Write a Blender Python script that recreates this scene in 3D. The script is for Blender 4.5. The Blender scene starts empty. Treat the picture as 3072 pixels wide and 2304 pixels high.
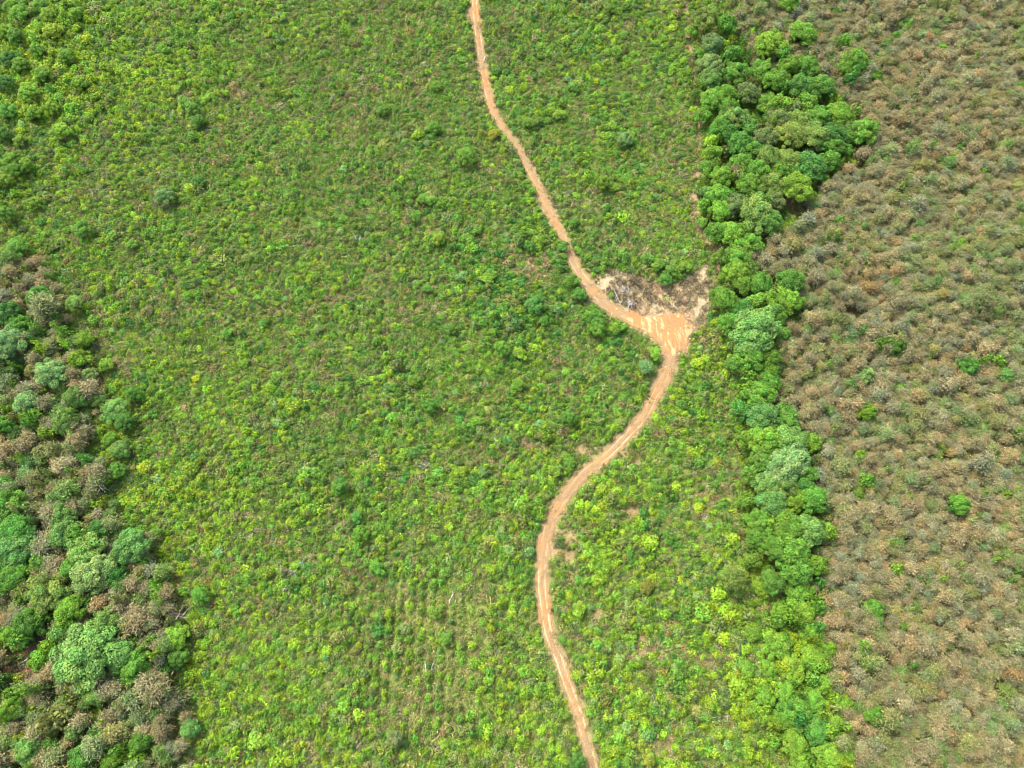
import bpy, math, random
import numpy as np
from mathutils import Vector, Matrix

# ------------------------------------------------------------------ camera, sky, sun, exposure
scene = bpy.context.scene
H, TH, F = 150.0, math.radians(22), 2048.0        # camera height, tilt from straight down, focal length in photo pixels
cam_d = bpy.data.cameras.new('camera'); cam = bpy.data.objects.new('camera', cam_d)
scene.collection.objects.link(cam); scene.camera = cam
cam.location = (0, 0, H); cam.rotation_euler = (TH, 0, 0)
cam_d.sensor_width = 36; cam_d.lens = 24; cam_d.clip_start = 1; cam_d.clip_end = 6000

SUN_DIR = Vector((-0.50, 0.50, 1.0)).normalized()
w = bpy.data.worlds.new('World'); scene.world = w; w.use_nodes = True
wn = w.node_tree; wn.nodes.clear()
sky = wn.nodes.new('ShaderNodeTexSky'); sky.sky_type = 'NISHITA'; sky.sun_disc = False
sky.sun_elevation = math.asin(SUN_DIR.z); sky.sun_rotation = math.atan2(SUN_DIR.x, SUN_DIR.y)
sky.dust_density = 6.0; sky.air_density = 1.0; sky.ozone_density = 1.0
bg = wn.nodes.new('ShaderNodeBackground'); bg.inputs[1].default_value = 0.15
wo = wn.nodes.new('ShaderNodeOutputWorld')
wn.links.new(sky.outputs[0], bg.inputs[0]); wn.links.new(bg.outputs[0], wo.inputs[0])
sd = bpy.data.lights.new('sun', 'SUN'); sd.energy = 1.3; sd.angle = math.radians(10); sd.color = (1, 0.95, 0.85)
so = bpy.data.objects.new('sun', sd); scene.collection.objects.link(so)
so.rotation_euler = SUN_DIR.to_track_quat('Z', 'Y').to_euler()
vs = scene.view_settings
vs.view_transform = 'Standard'; vs.look = 'None'; vs.gamma = 1; vs.use_curve_mapping = False
vs.exposure = 1.96
scene.cycles.filter_width = 1.1

rng = np.random.default_rng(11)
random.seed(5)
COL = scene.collection

# ------------------------------------------------------------------ noise, terrain, photo <-> ground
class Noise:
    def __init__(s, seed):
        s.t = np.random.default_rng(seed).random((256, 256))
    def __call__(s, x, y):
        x = np.asarray(x, float) + 1000.37; y = np.asarray(y, float) + 1000.71
        xi = np.floor(x).astype(int); yi = np.floor(y).astype(int)
        fx = x-xi; fy = y-yi; fx = fx*fx*(3-2*fx); fy = fy*fy*(3-2*fy)
        t = s.t; a = t[xi & 255, yi & 255]; b = t[(xi+1) & 255, yi & 255]
        c = t[xi & 255, (yi+1) & 255]; d = t[(xi+1) & 255, (yi+1) & 255]
        return (a*(1-fx)+b*fx)*(1-fy)+(c*(1-fx)+d*fx)*fy
def fbm(n, x, y, o=4):
    s = 0; a = 1; t = 0
    for k in range(o):
        s = s + a*n(np.asarray(x)*2**k+k*17.3, np.asarray(y)*2**k-k*9.1); t += a; a *= .5
    return s/t
N1, N2, N3, N4, N5, N6 = [Noise(i) for i in range(6)]

def height(x, y):
    return 5.0*(fbm(N1, np.asarray(x)/70, np.asarray(y)/70, 2)-.5) + .7*(fbm(N2, np.asarray(x)/9, np.asarray(y)/9, 3)-.5)

CT, ST = math.cos(TH), math.sin(TH)
def unproject(px, py, up=0.0):                      # photo pixel -> the point of the terrain (raised by up) it shows
    px = np.asarray(px, float); py = np.asarray(py, float)
    dx = (px-1536)/F; dy = (1152-py)/F
    ry = ST+dy*CT; rz = -CT+dy*ST
    z = np.zeros_like(dx)+up
    for _ in range(6):
        t = (z-H)/rz; x = dx*t; y = ry*t; z = height(x, y)+up
    return x, y
def project(x, y, z):
    x = np.asarray(x, float); dz = np.asarray(z)-H
    d = np.asarray(y)*ST-dz*CT
    return 1536+F*x/d, 1152-F*(np.asarray(y)*CT+dz*ST)/d, d
def inside(poly, x, y):
    x = np.asarray(x, float); y = np.asarray(y, float); r = np.zeros(x.shape, bool)
    n = len(poly)
    for i in range(n):
        x1, y1 = poly[i]; x2, y2 = poly[(i+1) % n]
        if y1 == y2: continue
        c = ((y1 > y) != (y2 > y)) & (x < (x2-x1)*(y-y1)/(y2-y1)+x1)
        r ^= c
    return r
def to_ground(pts):
    a = np.array(pts, float); x, y = unproject(a[:, 0], a[:, 1]); return np.stack([x, y], 1)
def seg_dist(P, X, Y, W=None, S=None):               # distance to polyline, with nearest width, arc length and signed side
    best = np.full(X.shape, 1e9); wv = np.zeros(X.shape); sv = np.zeros(X.shape); uv = np.zeros(X.shape); acc = 0
    for i in range(len(P)-1):
        a = P[i]; d = P[i+1]-a; L = math.hypot(*d)
        t = np.clip(((X-a[0])*d[0]+(Y-a[1])*d[1])/(L*L), 0, 1)
        ex = X-a[0]-t*d[0]; ey = Y-a[1]-t*d[1]; e = np.hypot(ex, ey); m = e < best
        best = np.where(m, e, best); sv = np.where(m, acc+t*L, sv)
        uv = np.where(m, (d[0]*ey-d[1]*ex)/L, uv)
        if W is not None: wv = np.where(m, W[i]*(1-t)+W[i+1]*t, wv)
        acc += L
    return best, wv, sv, uv
def smooth(a, b, v):
    t = np.clip((v-a)/(b-a), 0, 1); return t*t*(3-2*t)

# ------------------------------------------------------------------ layout read off the photograph (photo pixels)
TRACK = [(1418,-160,34),(1421,-80,34),(1424,0,34),(1427,56,36),(1437,125,34),(1447,194,33),(1460,264,36),(1476,322,36),(1507,382,32),(1548,437,30),
 (1580,493,34),(1611,555,38),(1646,632,36),(1687,708,34),(1722,792,40),(1771,861,50),(1819,917,52),(1882,951,50),(1951,989,58),
 (2000,1028,60),(2014,1076,50),(1998,1118,64),(1967,1180,58),(1930,1250,50),(1875,1312,48),(1819,1368,48),(1757,1417,48),
 (1701,1479,54),(1660,1542,60),(1639,1597,56),(1629,1667,52),(1625,1750,50),(1632,1819,52),(1646,1903,52),(1674,1972,50),
 (1701,2049,48),(1729,2125,48),(1753,2208,46),(1782,2304,46),(1815,2420,46),(1845,2540,46)]
TP = to_ground([(a, b) for a, b, c in TRACK])
_, _, dep = project(TP[:, 0], TP[:, 1], 0*TP[:, 0])
TW = np.array([c for a, b, c in TRACK])*dep/F*.67   # width in metres
def resample(P, W, step):                            # Catmull-Rom
    out = []; ow = []
    for i in range(len(P)-1):
        p0 = P[max(i-1, 0)]; p1 = P[i]; p2 = P[i+1]; p3 = P[min(i+2, len(P)-1)]
        n = max(2, int(np.hypot(*(p2-p1))/step))
        for k in range(n):
            t = k/n
            out.append(.5*((2*p1)+(-p0+p2)*t+(2*p0-5*p1+4*p2-p3)*t*t+(-p0+3*p1-3*p2+p3)*t**3)); ow.append(W[i]*(1-t)+W[i+1]*t)
    out.append(P[-1]); ow.append(W[-1]); return np.array(out), np.array(ow)
TPS, TWS = resample(TP, TW, 1.6)
CLEAR = to_ground([(1890,935),(1963,946),(2010,944),(2042,940),(2062,952),(2080,978),(2066,1004),(2062,1031),(2056,1054),(2026,1066),(1990,1066),(1975,1016),(1940,997),(1890,965)])
CL = np.vstack([CLEAR, CLEAR[:1]])
DRYFAN = to_ground([(1790,855),(1830,800),(1930,830),(1990,855),(2060,830),(2125,780),(2130,900),(2125,960),(2088,1010),(2050,960),(1960,960),(1880,935)])
BROWN_R = [(2205,-400),(2210,60),(2250,100),(2290,190),(2400,170),(2520,250),(2610,340),(2625,440),(2500,520),(2440,590),(2405,655),(2330,705),(2250,760),
 (2290,800),(2350,820),(2400,870),(2405,930),(2370,1000),(2335,1080),(2330,1180),(2370,1230),(2430,1300),(2440,1400),(2460,1500),(2500,1590),(2470,1700),(2480,1800),
 (2500,1950),(2535,2100),(2545,2250),(2570,2800),(4200,2800),(4200,-400)]
BROWN_L = [(-900,770),(60,760),(150,830),(180,950),(240,1060),(290,1200),(240,1300),(300,1420),(330,1560),(430,1600),(500,1720),(540,1860),(500,2000),(500,2100),(560,2200),(540,2300),(520,2800),(-900,2800)]

PATHS = [(to_ground(q), w0, am) for q, w0, am in [([(2052,-60),(2062,60),(2078,200),(2092,330),(2098,430),(2082,560),(2088,680),(2150,765),(2150,830),(2110,900),(2090,940)], .6, .9),
 ([(2172,1190),(2190,1340),(2186,1480),(2212,1590),(2234,1680),(2234,1790)], .3, .35), ([(2345,1800),(2372,1870),(2384,1990),(2400,2100)], .3, .5), ([(1280,655),(1180,680),(1080,720)], .5, .6)]]
# bare / dry patches: x, y, half width, half height (photo px), kind   r red soil, p pinkish soil, s straw, d dark brown ground
BELT_P = [(2080,60),(2200,60),(2300,90),(2420,70),(2600,170),(2560,240),(2600,350),(2630,400),(2540,500),(2440,560),(2400,640),(2300,700),(2250,800),(2400,820),(2400,930),(2350,1060),(2350,1180),(2440,1320),(2460,1500),(2500,1600),(2470,1750),(2490,1900),(2560,2250),(2570,2420),(2330,2420),(2290,2100),(2330,1800),(2270,1600),(2220,1200),(2190,1000),(2170,800),(2100,650),(2085,300)]
PATCH = [(1410,48,14,26,'r'),(1440,288,22,14,'p'),(1240,615,60,26,'s'),(1285,690,40,16,'p'),(1440,715,60,26,'s'),(1600,800,66,46,'p'),(1560,775,60,30,'s'),
 (2080,262,9,60,'p'),(2096,400,12,42,'p'),(2060,130,10,40,'s'),(2072,600,18,60,'s'),(2085,680,14,50,'p'),(2168,765,26,30,'p'),(2130,830,40,40,'s'),
 (2056,20,16,30,'s'),(2215,1590,26,46,'p'),(2232,1650,10,50,'p'),(2232,1760,16,34,'s'),(2320,1668,16,34,'r'),(2318,1700,10,24,'p'),
 (2372,1880,10,50,'p'),(2382,1965,18,26,'d'),(2110,1990,40,30,'s'),(1930,1930,44,50,'p'),(1950,1990,30,40,'s'),(1830,1850,60,34,'s'),(1700,1900,40,26,'s'),
 (2350,610,30,20,'r'),(2390,640,46,16,'r'),(2300,690,30,16,'r'),(2560,520,34,18,'d'),(2700,2100,26,20,'r'),(2855,2120,24,18,'r'),(2585,2030,22,20,'r'),
 (2910,1790,24,26,'r'),(2545,950,34,22,'d'),(2450,2100,30,16,'p'),(2430,2210,30,30,'p'),(2340,2285,60,20,'p'),(1620,2040,60,16,'s'),(1490,1365,70,30,'s'),
 (1600,1330,50,20,'p'),(1690,1160,70,26,'s'),(1230,920,60,26,'s'),(1010,900,50,34,'s'),(560,300,40,40,'s'),(640,400,50,30,'s'),(700,270,70,50,'s'),(820,940,40,30,'s'),
 (1180,1290,40,30,'s'),(1560,1600,50,30,'s'),(1700,1640,50,60,'p'),
 (1740,1740,50,50,'s'),(1500,480,30,20,'s'),(1640,250,60,40,'s'),(1625,600,40,30,'s'),(1800,840,40,24,'s'),(1760,1350,40,24,'p'),(1890,1370,40,40,'s'),(2010,1860,40,26,'p'),
 (120,1930,110,50,'r'),(60,2020,90,40,'r'),(250,1610,60,20,'d'),(200,1330,60,24,'r'),(100,1140,60,22,'r'),(380,2290,60,26,'r'),(240,1065,40,14,'r'),(60,1000,40,16,'d'),(180,1195,60,16,'d'),
 (2120,2290,60,20,'s'),(1990,2240,50,40,'p'),(2180,2160,30,40,'s'),(1890,1540,60,40,'s'),(2100,1450,30,60,'s'),(1230,70,60,40,'s'),(1260,240,60,40,'s'),(2200,1340,26,40,'s'),(2185,1480,14,50,'p'),(2175,1210,20,60,'p')]
PC = {'r': (.20,.11,.065), 'p': (.20,.135,.085), 's': (.17,.135,.065), 'd': (.07,.045,.03)}

# ------------------------------------------------------------------ materials
def nodes(name):
    m = bpy.data.materials.new(name); m.use_nodes = True; t = m.node_tree; t.nodes.clear()
    return m, t
def N(t, kind, **kw):
    n = t.nodes.new(kind)
    for k, v in kw.items(): setattr(n, k, v)
    return n
def mixc(t, a, b, f, mode='MIX'):
    n = N(t, 'ShaderNodeMix', data_type='RGBA', blend_type=mode)
    for k, v in ((0, f), (6, a), (7, b)):
        if hasattr(v, 'links'): t.links.new(v, n.inputs[k])
        else: n.inputs[k].default_value = v
    return n.outputs[2]
def noise(t, vec, scale, detail=4, rough=.55):
    n = N(t, 'ShaderNodeTexNoise'); n.inputs['Scale'].default_value = scale; n.inputs['Detail'].default_value = detail; n.inputs['Roughness'].default_value = rough
    if vec is not None: t.links.new(vec, n.inputs['Vector'])
    return n.outputs[0]
def ramp(t, f, stops):
    n = N(t, 'ShaderNodeValToRGB'); t.links.new(f, n.inputs[0]); e = n.color_ramp.elements
    while len(e) < len(stops): e.new(.5)
    for q, (p, c) in zip(e, stops): q.position = p; q.color = c if len(c) == 4 else (*c, 1)
    return n.outputs[0]

def leaf_material(name, trans=.42, rough=.55, spec=.25):
    m, t = nodes(name)
    a = N(t, 'ShaderNodeAttribute', attribute_type='INSTANCER', attribute_name='tint')
    v = N(t, 'ShaderNodeAttribute', attribute_type='GEOMETRY', attribute_name='leaf')
    c = mixc(t, a.outputs['Color'], v.outputs['Color'], 1.0, 'MULTIPLY')
    b = N(t, 'ShaderNodeBsdfPrincipled'); b.inputs['Roughness'].default_value = rough; b.inputs['Specular IOR Level'].default_value = spec
    tr = N(t, 'ShaderNodeBsdfTranslucent'); mx = N(t, 'ShaderNodeMixShader'); mx.inputs[0].default_value = trans
    o = N(t, 'ShaderNodeOutputMaterial')
    t.links.new(c, b.inputs['Base Color']); t.links.new(c, tr.inputs['Color'])
    t.links.new(b.outputs[0], mx.inputs[1]); t.links.new(tr.outputs[0], mx.inputs[2]); t.links.new(mx.outputs[0], o.inputs[0])
    return m
M_LEAF = leaf_material('leaf')
M_DRY = leaf_material('dry_leaf', .25, .7, .15)
def wood_material(name, c1, c2):
    m, t = nodes(name)
    g = N(t, 'ShaderNodeNewGeometry')
    c = ramp(t, noise(t, g.outputs['Position'], 3.0), [(.3, c1), (.7, c2)])
    b = N(t, 'ShaderNodeBsdfPrincipled'); b.inputs['Roughness'].default_value = .8
    o = N(t, 'ShaderNodeOutputMaterial'); t.links.new(c, b.inputs['Base Color']); t.links.new(b.outputs[0], o.inputs[0]); return m
M_BARK = wood_material('bark', (.10,.07,.045), (.2,.155,.11))
M_DEAD = wood_material('weathered_wood', (.2,.185,.165), (.40,.38,.35))
M_DEADB = wood_material('brown_dead_wood', (.12,.075,.05), (.25,.17,.115))

m, t = nodes('ground'); M_GROUND = m
g = N(t, 'ShaderNodeNewGeometry'); P = g.outputs['Position']
base = N(t, 'ShaderNodeAttribute', attribute_name='soil').outputs['Color']
n1 = noise(t, P, 1.4, 6, .65); n2 = noise(t, P, 5.0, 4, .6)
v1 = ramp(t, n1, [(.25, (.7,.7,.7)), (.5, (1,1,1)), (.75, (1.35,1.3,1.25))])
v2 = ramp(t, n2, [(.3, (.7,.75,.65)), (.7, (1.3,1.22,1.2))])
c = mixc(t, mixc(t, base, v1, 1., 'MULTIPLY'), v2, 1., 'MULTIPLY')
b = N(t, 'ShaderNodeBsdfPrincipled'); b.inputs['Roughness'].default_value = .9; b.inputs['Specular IOR Level'].default_value = .1
bp = N(t, 'ShaderNodeBump'); bp.inputs['Strength'].default_value = .6; bp.inputs['Distance'].default_value = .25
t.links.new(n2, bp.inputs['Height']); t.links.new(bp.outputs[0], b.inputs['Normal'])
o = N(t, 'ShaderNodeOutputMaterial'); t.links.new(c, b.inputs['Base Color']); t.links.new(b.outputs[0], o.inputs[0])

m, t = nodes('dirt'); M_TRACK = m
uv = N(t, 'ShaderNodeAttribute', attribute_name='lane').outputs['Vector']       # x across, y along, z clearing
sep = N(t, 'ShaderNodeSeparateXYZ'); t.links.new(uv, sep.inputs[0])
mp = N(t, 'ShaderNodeMapping'); mp.inputs['Scale'].default_value = (2.2, .22, 1); t.links.new(uv, mp.inputs[0])
streak = noise(t, mp.outputs[0], 1.0, 5, .6)
g = N(t, 'ShaderNodeNewGeometry'); P = g.outputs['Position']
big = noise(t, P, .16, 4, .6); mid = noise(t, P, 1.1, 5, .65); fine = noise(t, P, 5., 4, .65)
pale = N(t, 'ShaderNodeAttribute', attribute_name='pale').outputs['Fac']
earth = ramp(t, big, [(.32, (.24,.13,.05)), (.46, (.215,.14,.066)), (.6, (.19,.14,.075))])
earth = mixc(t, earth, mixc(t, (.25,.13,.04,1), (.21,.14,.07,1), noise(t, P, .6, 3)), sep.outputs[2])
earth = mixc(t, earth, (.17,.115,.07,1), ramp(t, mid, [(.5, (0,0,0)), (.7, (.8,.8,.8))]))
ad = N(t, 'ShaderNodeMath', operation='MULTIPLY_ADD'); ad.inputs[1].default_value = 1.7; ad.inputs[2].default_value = -.85; t.links.new(streak, ad.inputs[0])
ad2 = N(t, 'ShaderNodeMath', operation='ADD'); t.links.new(ad.outputs[0], ad2.inputs[0]); t.links.new(pale, ad2.inputs[1])
pm = ramp(t, ad2.outputs[0], [(.3, (0,0,0)), (.95, (1,1,1))])
c = mixc(t, earth, (.41,.31,.165,1), pm)
c = mixc(t, c, ramp(t, fine, [(.28, (.62,.58,.55)), (.7, (1.25,1.22,1.2))]), 1., 'MULTIPLY')
b = N(t, 'ShaderNodeBsdfPrincipled'); b.inputs['Roughness'].default_value = .9; b.inputs['Specular IOR Level'].default_value = .1
bp = N(t, 'ShaderNodeBump'); bp.inputs['Strength'].default_value = .7; bp.inputs['Distance'].default_value = .2
t.links.new(mid, bp.inputs['Height']); t.links.new(bp.outputs[0], b.inputs['Normal'])
o = N(t, 'ShaderNodeOutputMaterial'); t.links.new(c, b.inputs['Base Color']); t.links.new(b.outputs[0], o.inputs[0])

def rock_material():
    m, t = nodes('rock')
    a = N(t, 'ShaderNodeAttribute', attribute_type='INSTANCER', attribute_name='tint')
    b = N(t, 'ShaderNodeBsdfPrincipled'); b.inputs['Roughness'].default_value = .85
    o = N(t, 'ShaderNodeOutputMaterial'); t.links.new(a.outputs['Color'], b.inputs['Base Color']); t.links.new(b.outputs[0], o.inputs[0]); return m
M_ROCK = rock_material()

# ------------------------------------------------------------------ mesh helpers
def mesh_from(name, V, Fq, mat, colors=None, smooth_sh=False):
    V = np.asarray(V, np.float32); Fq = np.asarray(Fq, np.int32)
    me = bpy.data.meshes.new(name); k = Fq.shape[1]
    me.vertices.add(len(V)); me.vertices.foreach_set('co', V.ravel())
    me.loops.add(Fq.size); me.loops.foreach_set('vertex_index', Fq.ravel())
    me.polygons.add(len(Fq)); me.polygons.foreach_set('loop_start', np.arange(0, Fq.size, k, dtype=np.int32))
    me.polygons.foreach_set('loop_total', np.full(len(Fq), k, np.int32))
    if smooth_sh: me.polygons.foreach_set('use_smooth', np.ones(len(Fq), bool))
    if colors is not None:
        a = me.attributes.new('leaf', 'FLOAT_COLOR', 'FACE'); a.data.foreach_set('color', np.asarray(colors, np.float32).ravel())
    me.materials.append(mat); me.update(calc_edges=True); me.validate()
    return me
def unit(v): return v/np.maximum(np.linalg.norm(v, axis=-1, keepdims=True), 1e-9)
def cards(r, C, Nn, ln, wd, along=None, jit=.5):      # one kite-shaped leaf or leaf spray per centre
    n = len(C); Nn = unit(unit(Nn)+jit*r.normal(size=(n, 3)))
    a = r.normal(size=(n, 3)) if along is None else along+.35*r.normal(size=(n, 3))
    T = unit(a-(a*Nn).sum(1, keepdims=True)*Nn); B = np.cross(Nn, T)
    L = ln*(.65+.7*r.random((n, 1))); W = wd*(.65+.7*r.random((n, 1)))
    V = np.stack([C-T*L*.5, C+B*W*.5+T*L*.08, C+T*L*.5, C-B*W*.5+T*L*.08], 1).reshape(-1, 3)
    return V, np.arange(4*n).reshape(n, 4)
def leafcol(r, n, spread=.34, warm=.12):
    v = 1+spread*(r.random((n, 1))*2-1); h = warm*(r.random((n, 1))*2-1)
    return np.concatenate([v*(1+h), v, v*(1-h), np.ones((n, 1))], 1)

def crown_mesh(name, seed, R, Hc, base, nl, lr, leaves, ln, wd, mat, style='broad', spread=.28):
    """R crown radius, Hc crown depth, base height of the crown underside; nl lobes of radius lr"""
    r = np.random.default_rng(seed); Cs, Ns, cs = [], [], []
    lop = r.normal(size=2)*.05*R
    for i in range(nl):
        if style == 'cone':
            f = (i+.5)/nl; z = base+Hc*f; rad = R*(1-f)**.8*r.uniform(.45, 1); an = i*2.4+r.uniform(-.5, .5); L = lr*(1.15-.65*f)
        else:
            f = math.sqrt((i+.5)/nl); an = i*2.4+r.uniform(-.35, .35); rad = (R-lr*.7)*f*r.uniform(.72, 1.16)
            z = base+lr*.7+(Hc-lr*1.2)*math.sqrt(max(0, 1-(.93*f)**2))*r.uniform(.7, 1.15); L = lr*r.uniform(.55, 1.35)
        c = np.array([math.cos(an)*rad+lop[0]*(z-base)/Hc, math.sin(an)*rad+lop[1]*(z-base)/Hc, z])
        n = int(leaves*(L/lr)**2)
        d = unit(r.normal(size=(n, 3))); d[:, 2] = np.where(d[:, 2] < -.35, -d[:, 2]*r.random(n), d[:, 2]); d = unit(d)
        rr = L*(1-.35*r.random((n, 1))**2); sq = np.array([1, 1, .8])
        Cs.append(c+d*rr*sq); Ns.append(d+np.array([0, 0, .35]))
        k = leafcol(r, n, spread); k[:, :3] *= r.uniform(.75, 1.28)*np.array([r.uniform(.85, 1.2), 1, 1]); cs.append(k)
    C = np.concatenate(Cs); Nn = np.concatenate(Ns); k = np.concatenate(cs)
    V, Q = cards(r, C, Nn, ln, wd)
    return mesh_from(name, V, Q, mat, k)

def twig_mesh(name, seed, R, Hc, base, nb, per, ln, wd, mat, green=.15):
    """dry crown: drooping sprays of narrow leaves set along branches that radiate from the stem"""
    r = np.random.default_rng(seed); Cs, Ns, As, cs = [], [], [], []
    for i in range(nb):
        an = i*2.4+r.uniform(-.4, .4); f = (i+.5)/nb
        z0 = base+Hc*(.15+.75*f); L = R*(1.05-.72*f)*r.uniform(.7, 1.15); up = r.uniform(.1, .6)+.5*f
        t = r.random((per, 1))**.7
        d = np.array([math.cos(an), math.sin(an), 0])
        C = np.array([0, 0, z0])+d*L*t+np.array([0, 0, 1])*(up*L*t-.35*L*t*t)
        C = C+r.normal(size=(per, 3))*np.array([.30, .30, .20])*R*.62
        A = d+np.array([0, 0, .5])+.55*r.normal(size=(per, 3))
        Cs.append(C); As.append(A); Ns.append(np.tile([0, 0, 1.], (per, 1))+.5*d)
        k = leafcol(r, per, .38, .05); k[:, :3] *= r.uniform(.75, 1.25)
        if r.random() < green: k[:, :3] *= np.array([.62, .98, .62])
        cs.append(k)
    C = np.concatenate(Cs); V, Q = cards(r, C, np.concatenate(Ns), ln, wd, np.concatenate(As), .7)
    return mesh_from(name, V, Q, mat, np.concatenate(cs))

def grass_mesh(name, seed, n, R, h, wd):
    r = np.random.default_rng(seed)
    a = r.random(n)*6.283; q = np.sqrt(r.random(n))*R
    B = np.stack([np.cos(a)*q, np.sin(a)*q, 0*a], 1); lean = r.normal(size=(n, 2))*.45
    T = B+np.stack([lean[:, 0]*h, lean[:, 1]*h, h*r.uniform(.5, 1.2, n)], 1)
    s = r.random(n)*3.14; S = np.stack([np.cos(s), np.sin(s), 0*s], 1)*wd*.5
    M = (B+T)*.5+np.array([0, 0, .12*h])
    V = np.stack([B-S, B+S, M+S*.8, T], 1).reshape(-1, 3)
    return mesh_from(name, V, np.arange(4*n).reshape(n, 4), M_DRY, leafcol(r, n, .4, .12))

def tube(path, rad, seg=6):
    path = np.asarray(path, float); rad = np.asarray(rad, float); n = len(path); V = []
    for i in range(n):
        d = unit((path[min(i+1, n-1)]-path[max(i-1, 0)])[None])[0]
        u = unit(np.cross(d, [0.31, .83, .46])[None])[0]; v = np.cross(d, u)
        for k in range(seg):
            a = 2*math.pi*k/seg; V.append(path[i]+rad[i]*(math.cos(a)*u+math.sin(a)*v))
    Q = [(i*seg+k, i*seg+(k+1) % seg, (i+1)*seg+(k+1) % seg, (i+1)*seg+k) for i in range(n-1) for k in range(seg)]
    V.append(path[-1]); tip = len(V)-1
    Q += [((n-1)*seg+k, (n-1)*seg+(k+1) % seg, tip, tip) for k in range(0)]
    return np.array(V), np.array(Q)
def join(parts):
    V, Q, o = [], [], 0
    for v, q in parts: V.append(v); Q.append(q+o); o += len(v)
    return np.concatenate(V), np.concatenate(Q)
def branchy(seed, h, r0, nb, spread, wiggle=.06, sub=2, start=.35):
    r = np.random.default_rng(seed); parts = []
    n = 7; z = np.linspace(0, h, n); px = np.cumsum(r.normal(size=n)*wiggle*h/n*2); py = np.cumsum(r.normal(size=n)*wiggle*h/n*2)
    P = np.stack([px-px[0], py-py[0], z], 1); R = r0*(1-.85*np.linspace(0, 1, n)); parts.append(tube(P, R, 7))
    for b in range(nb):
        f = start+(1-start)*(b+.5)/nb*.95; i = min(int(f*(n-1)), n-2); s = P[i]+(P[i+1]-P[i])*(f*(n-1)-i)
        an = b*2.4+r.uniform(-.4, .4); L = spread*(1.1-.6*f)*r.uniform(.7, 1.2); rb = r0*(1-.8*f)*.55
        d = np.array([math.cos(an), math.sin(an), r.uniform(.35, .9)])
        m = 4; tt = np.linspace(0, 1, m)[:, None]; Q = s+d*L*tt+np.cumsum(r.normal(size=(m, 3))*.07*L, 0)*tt
        parts.append(tube(Q, rb*(1-.85*tt[:, 0]), 5))
        for k in range(sub):
            s2 = Q[1]+(Q[2]-Q[1])*r.random(); d2 = d+r.normal(size=3)*.7; d2[2] = abs(d2[2])*.7+.1
            Q2 = s2+d2*L*.5*np.linspace(0, 1, 3)[:, None]; parts.append(tube(Q2, rb*.5*np.array([1, .6, .2]), 4))
    return join(parts)

# ------------------------------------------------------------------ ground
def axis(lo, hi, step, far):
    a = np.arange(lo, hi+step/2, step); o = [a]
    e, d = hi, step; up = []
    while e < far: d *= 1.35; e += d; up.append(e)
    e, d = lo, step; dn = []
    while e > -far: d *= 1.35; e -= d; dn.append(e)
    return np.concatenate([dn[::-1], a, up])
gx = axis(-190, 190, .6, 2500); gy = axis(-50, 235, .6, 2500)
GX, GY = np.meshgrid(gx, gy, indexing='ij'); GZ = height(GX, GY)
px, py, dd = project(GX, GY, GZ); ahead = dd > 20
px = np.where(ahead, px, -9999); py = np.where(ahead, py, -9999)
px = px+60*(N5(GX/6, GY/6)-.5); py = py+60*(N6(GX/6, GY/6)-.5)
bz = inside(BROWN_R, px, py) | inside(BROWN_L, px, py)
soil = np.zeros(GX.shape+(3,))
s1 = smooth(.42, .62, fbm(N3, GX/11, GY/11, 4))[..., None]; s2 = smooth(.5, .68, fbm(N4, GX/5, GY/5, 4))[..., None]
soil[:] = (.13,.20,.035)
soil = soil*(1-s1*.75)+np.array((.17,.19,.065))*s1*.75
soil = soil*(1-s2*.6)+np.array((.18,.17,.07))*s2*.5
litter = np.array((.10,.06,.037))*(1-s1)+np.array((.12,.10,.05))*s1
soil = np.where(bz[..., None], litter, soil)
def blend(mask, col):
    global soil
    soil = soil*(1-mask[..., None])+np.array(col)*mask[..., None]
rag = .5*fbm(N2, GX/1.7, GY/1.7, 3)-.25
patch_ground = []
for x, y, a, b_, k in PATCH:
    cx, cy = unproject(x, y); rx, _ = unproject(x+a, y); _, ry = unproject(x, y-b_)
    ax_, ay_ = max(abs(rx-cx), .4), max(abs(ry-cy), .4); patch_ground.append((float(cx), float(cy), float(ax_), float(ay_), k))
    e = np.hypot((GX-cx)/ax_, (GY-cy)/ay_)+rag*1.3
    blend((1-smooth(.7, 1.25, e))*(.75 if k == 'p' else 1), PC[k])
fd, fw, fs, fu = seg_dist(TPS, GX, GY, TWS)
blend((1-smooth(0, 2.2, fd-fw/2+rag*4))*.8, (.19,.14,.08))
for q, w0, am in PATHS:
    e, _, _, _ = seg_dist(q, GX, GY); blend((1-smooth(w0, w0+.9, e+rag*2))*am, (.20,.14,.09))
ind = inside(DRYFAN, GX, GY)
blend(ind*.95, (.26,.22,.14))
for (x0, y0), (x1, y1) in [((1995,945),(1935,840)),((2010,945),(1965,850)),((2022,945),(1992,860)),((2036,940),(2030,850)),((2048,945),(2064,870)),((1975,950),(1905,880)),((2060,960),(2100,850)),((1950,950),(1880,905))]:
    q = to_ground([(x0, y0), (x1, y1)]); e, _, s_, _ = seg_dist(q, GX, GY)
    blend((1-smooth(.2, .75, e+rag*2.2))*.9, (.30,.20,.11))
e1, _, _, _ = seg_dist(CL, GX, GY); e1 = np.where(inside(CLEAR, GX, GY), -e1, e1)
blend(1-smooth(0, 2.5, e1+rag*5), (.19,.13,.075))
n0, n1_ = GX.shape
V = np.stack([GX, GY, GZ], -1).reshape(-1, 3); idx = np.arange(n0*n1_).reshape(n0, n1_)
Q = np.stack([idx[:-1, :-1], idx[1:, :-1], idx[1:, 1:], idx[:-1, 1:]], -1).reshape(-1, 4)
me = mesh_from('ground', V, Q, M_GROUND, None, True)
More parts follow.
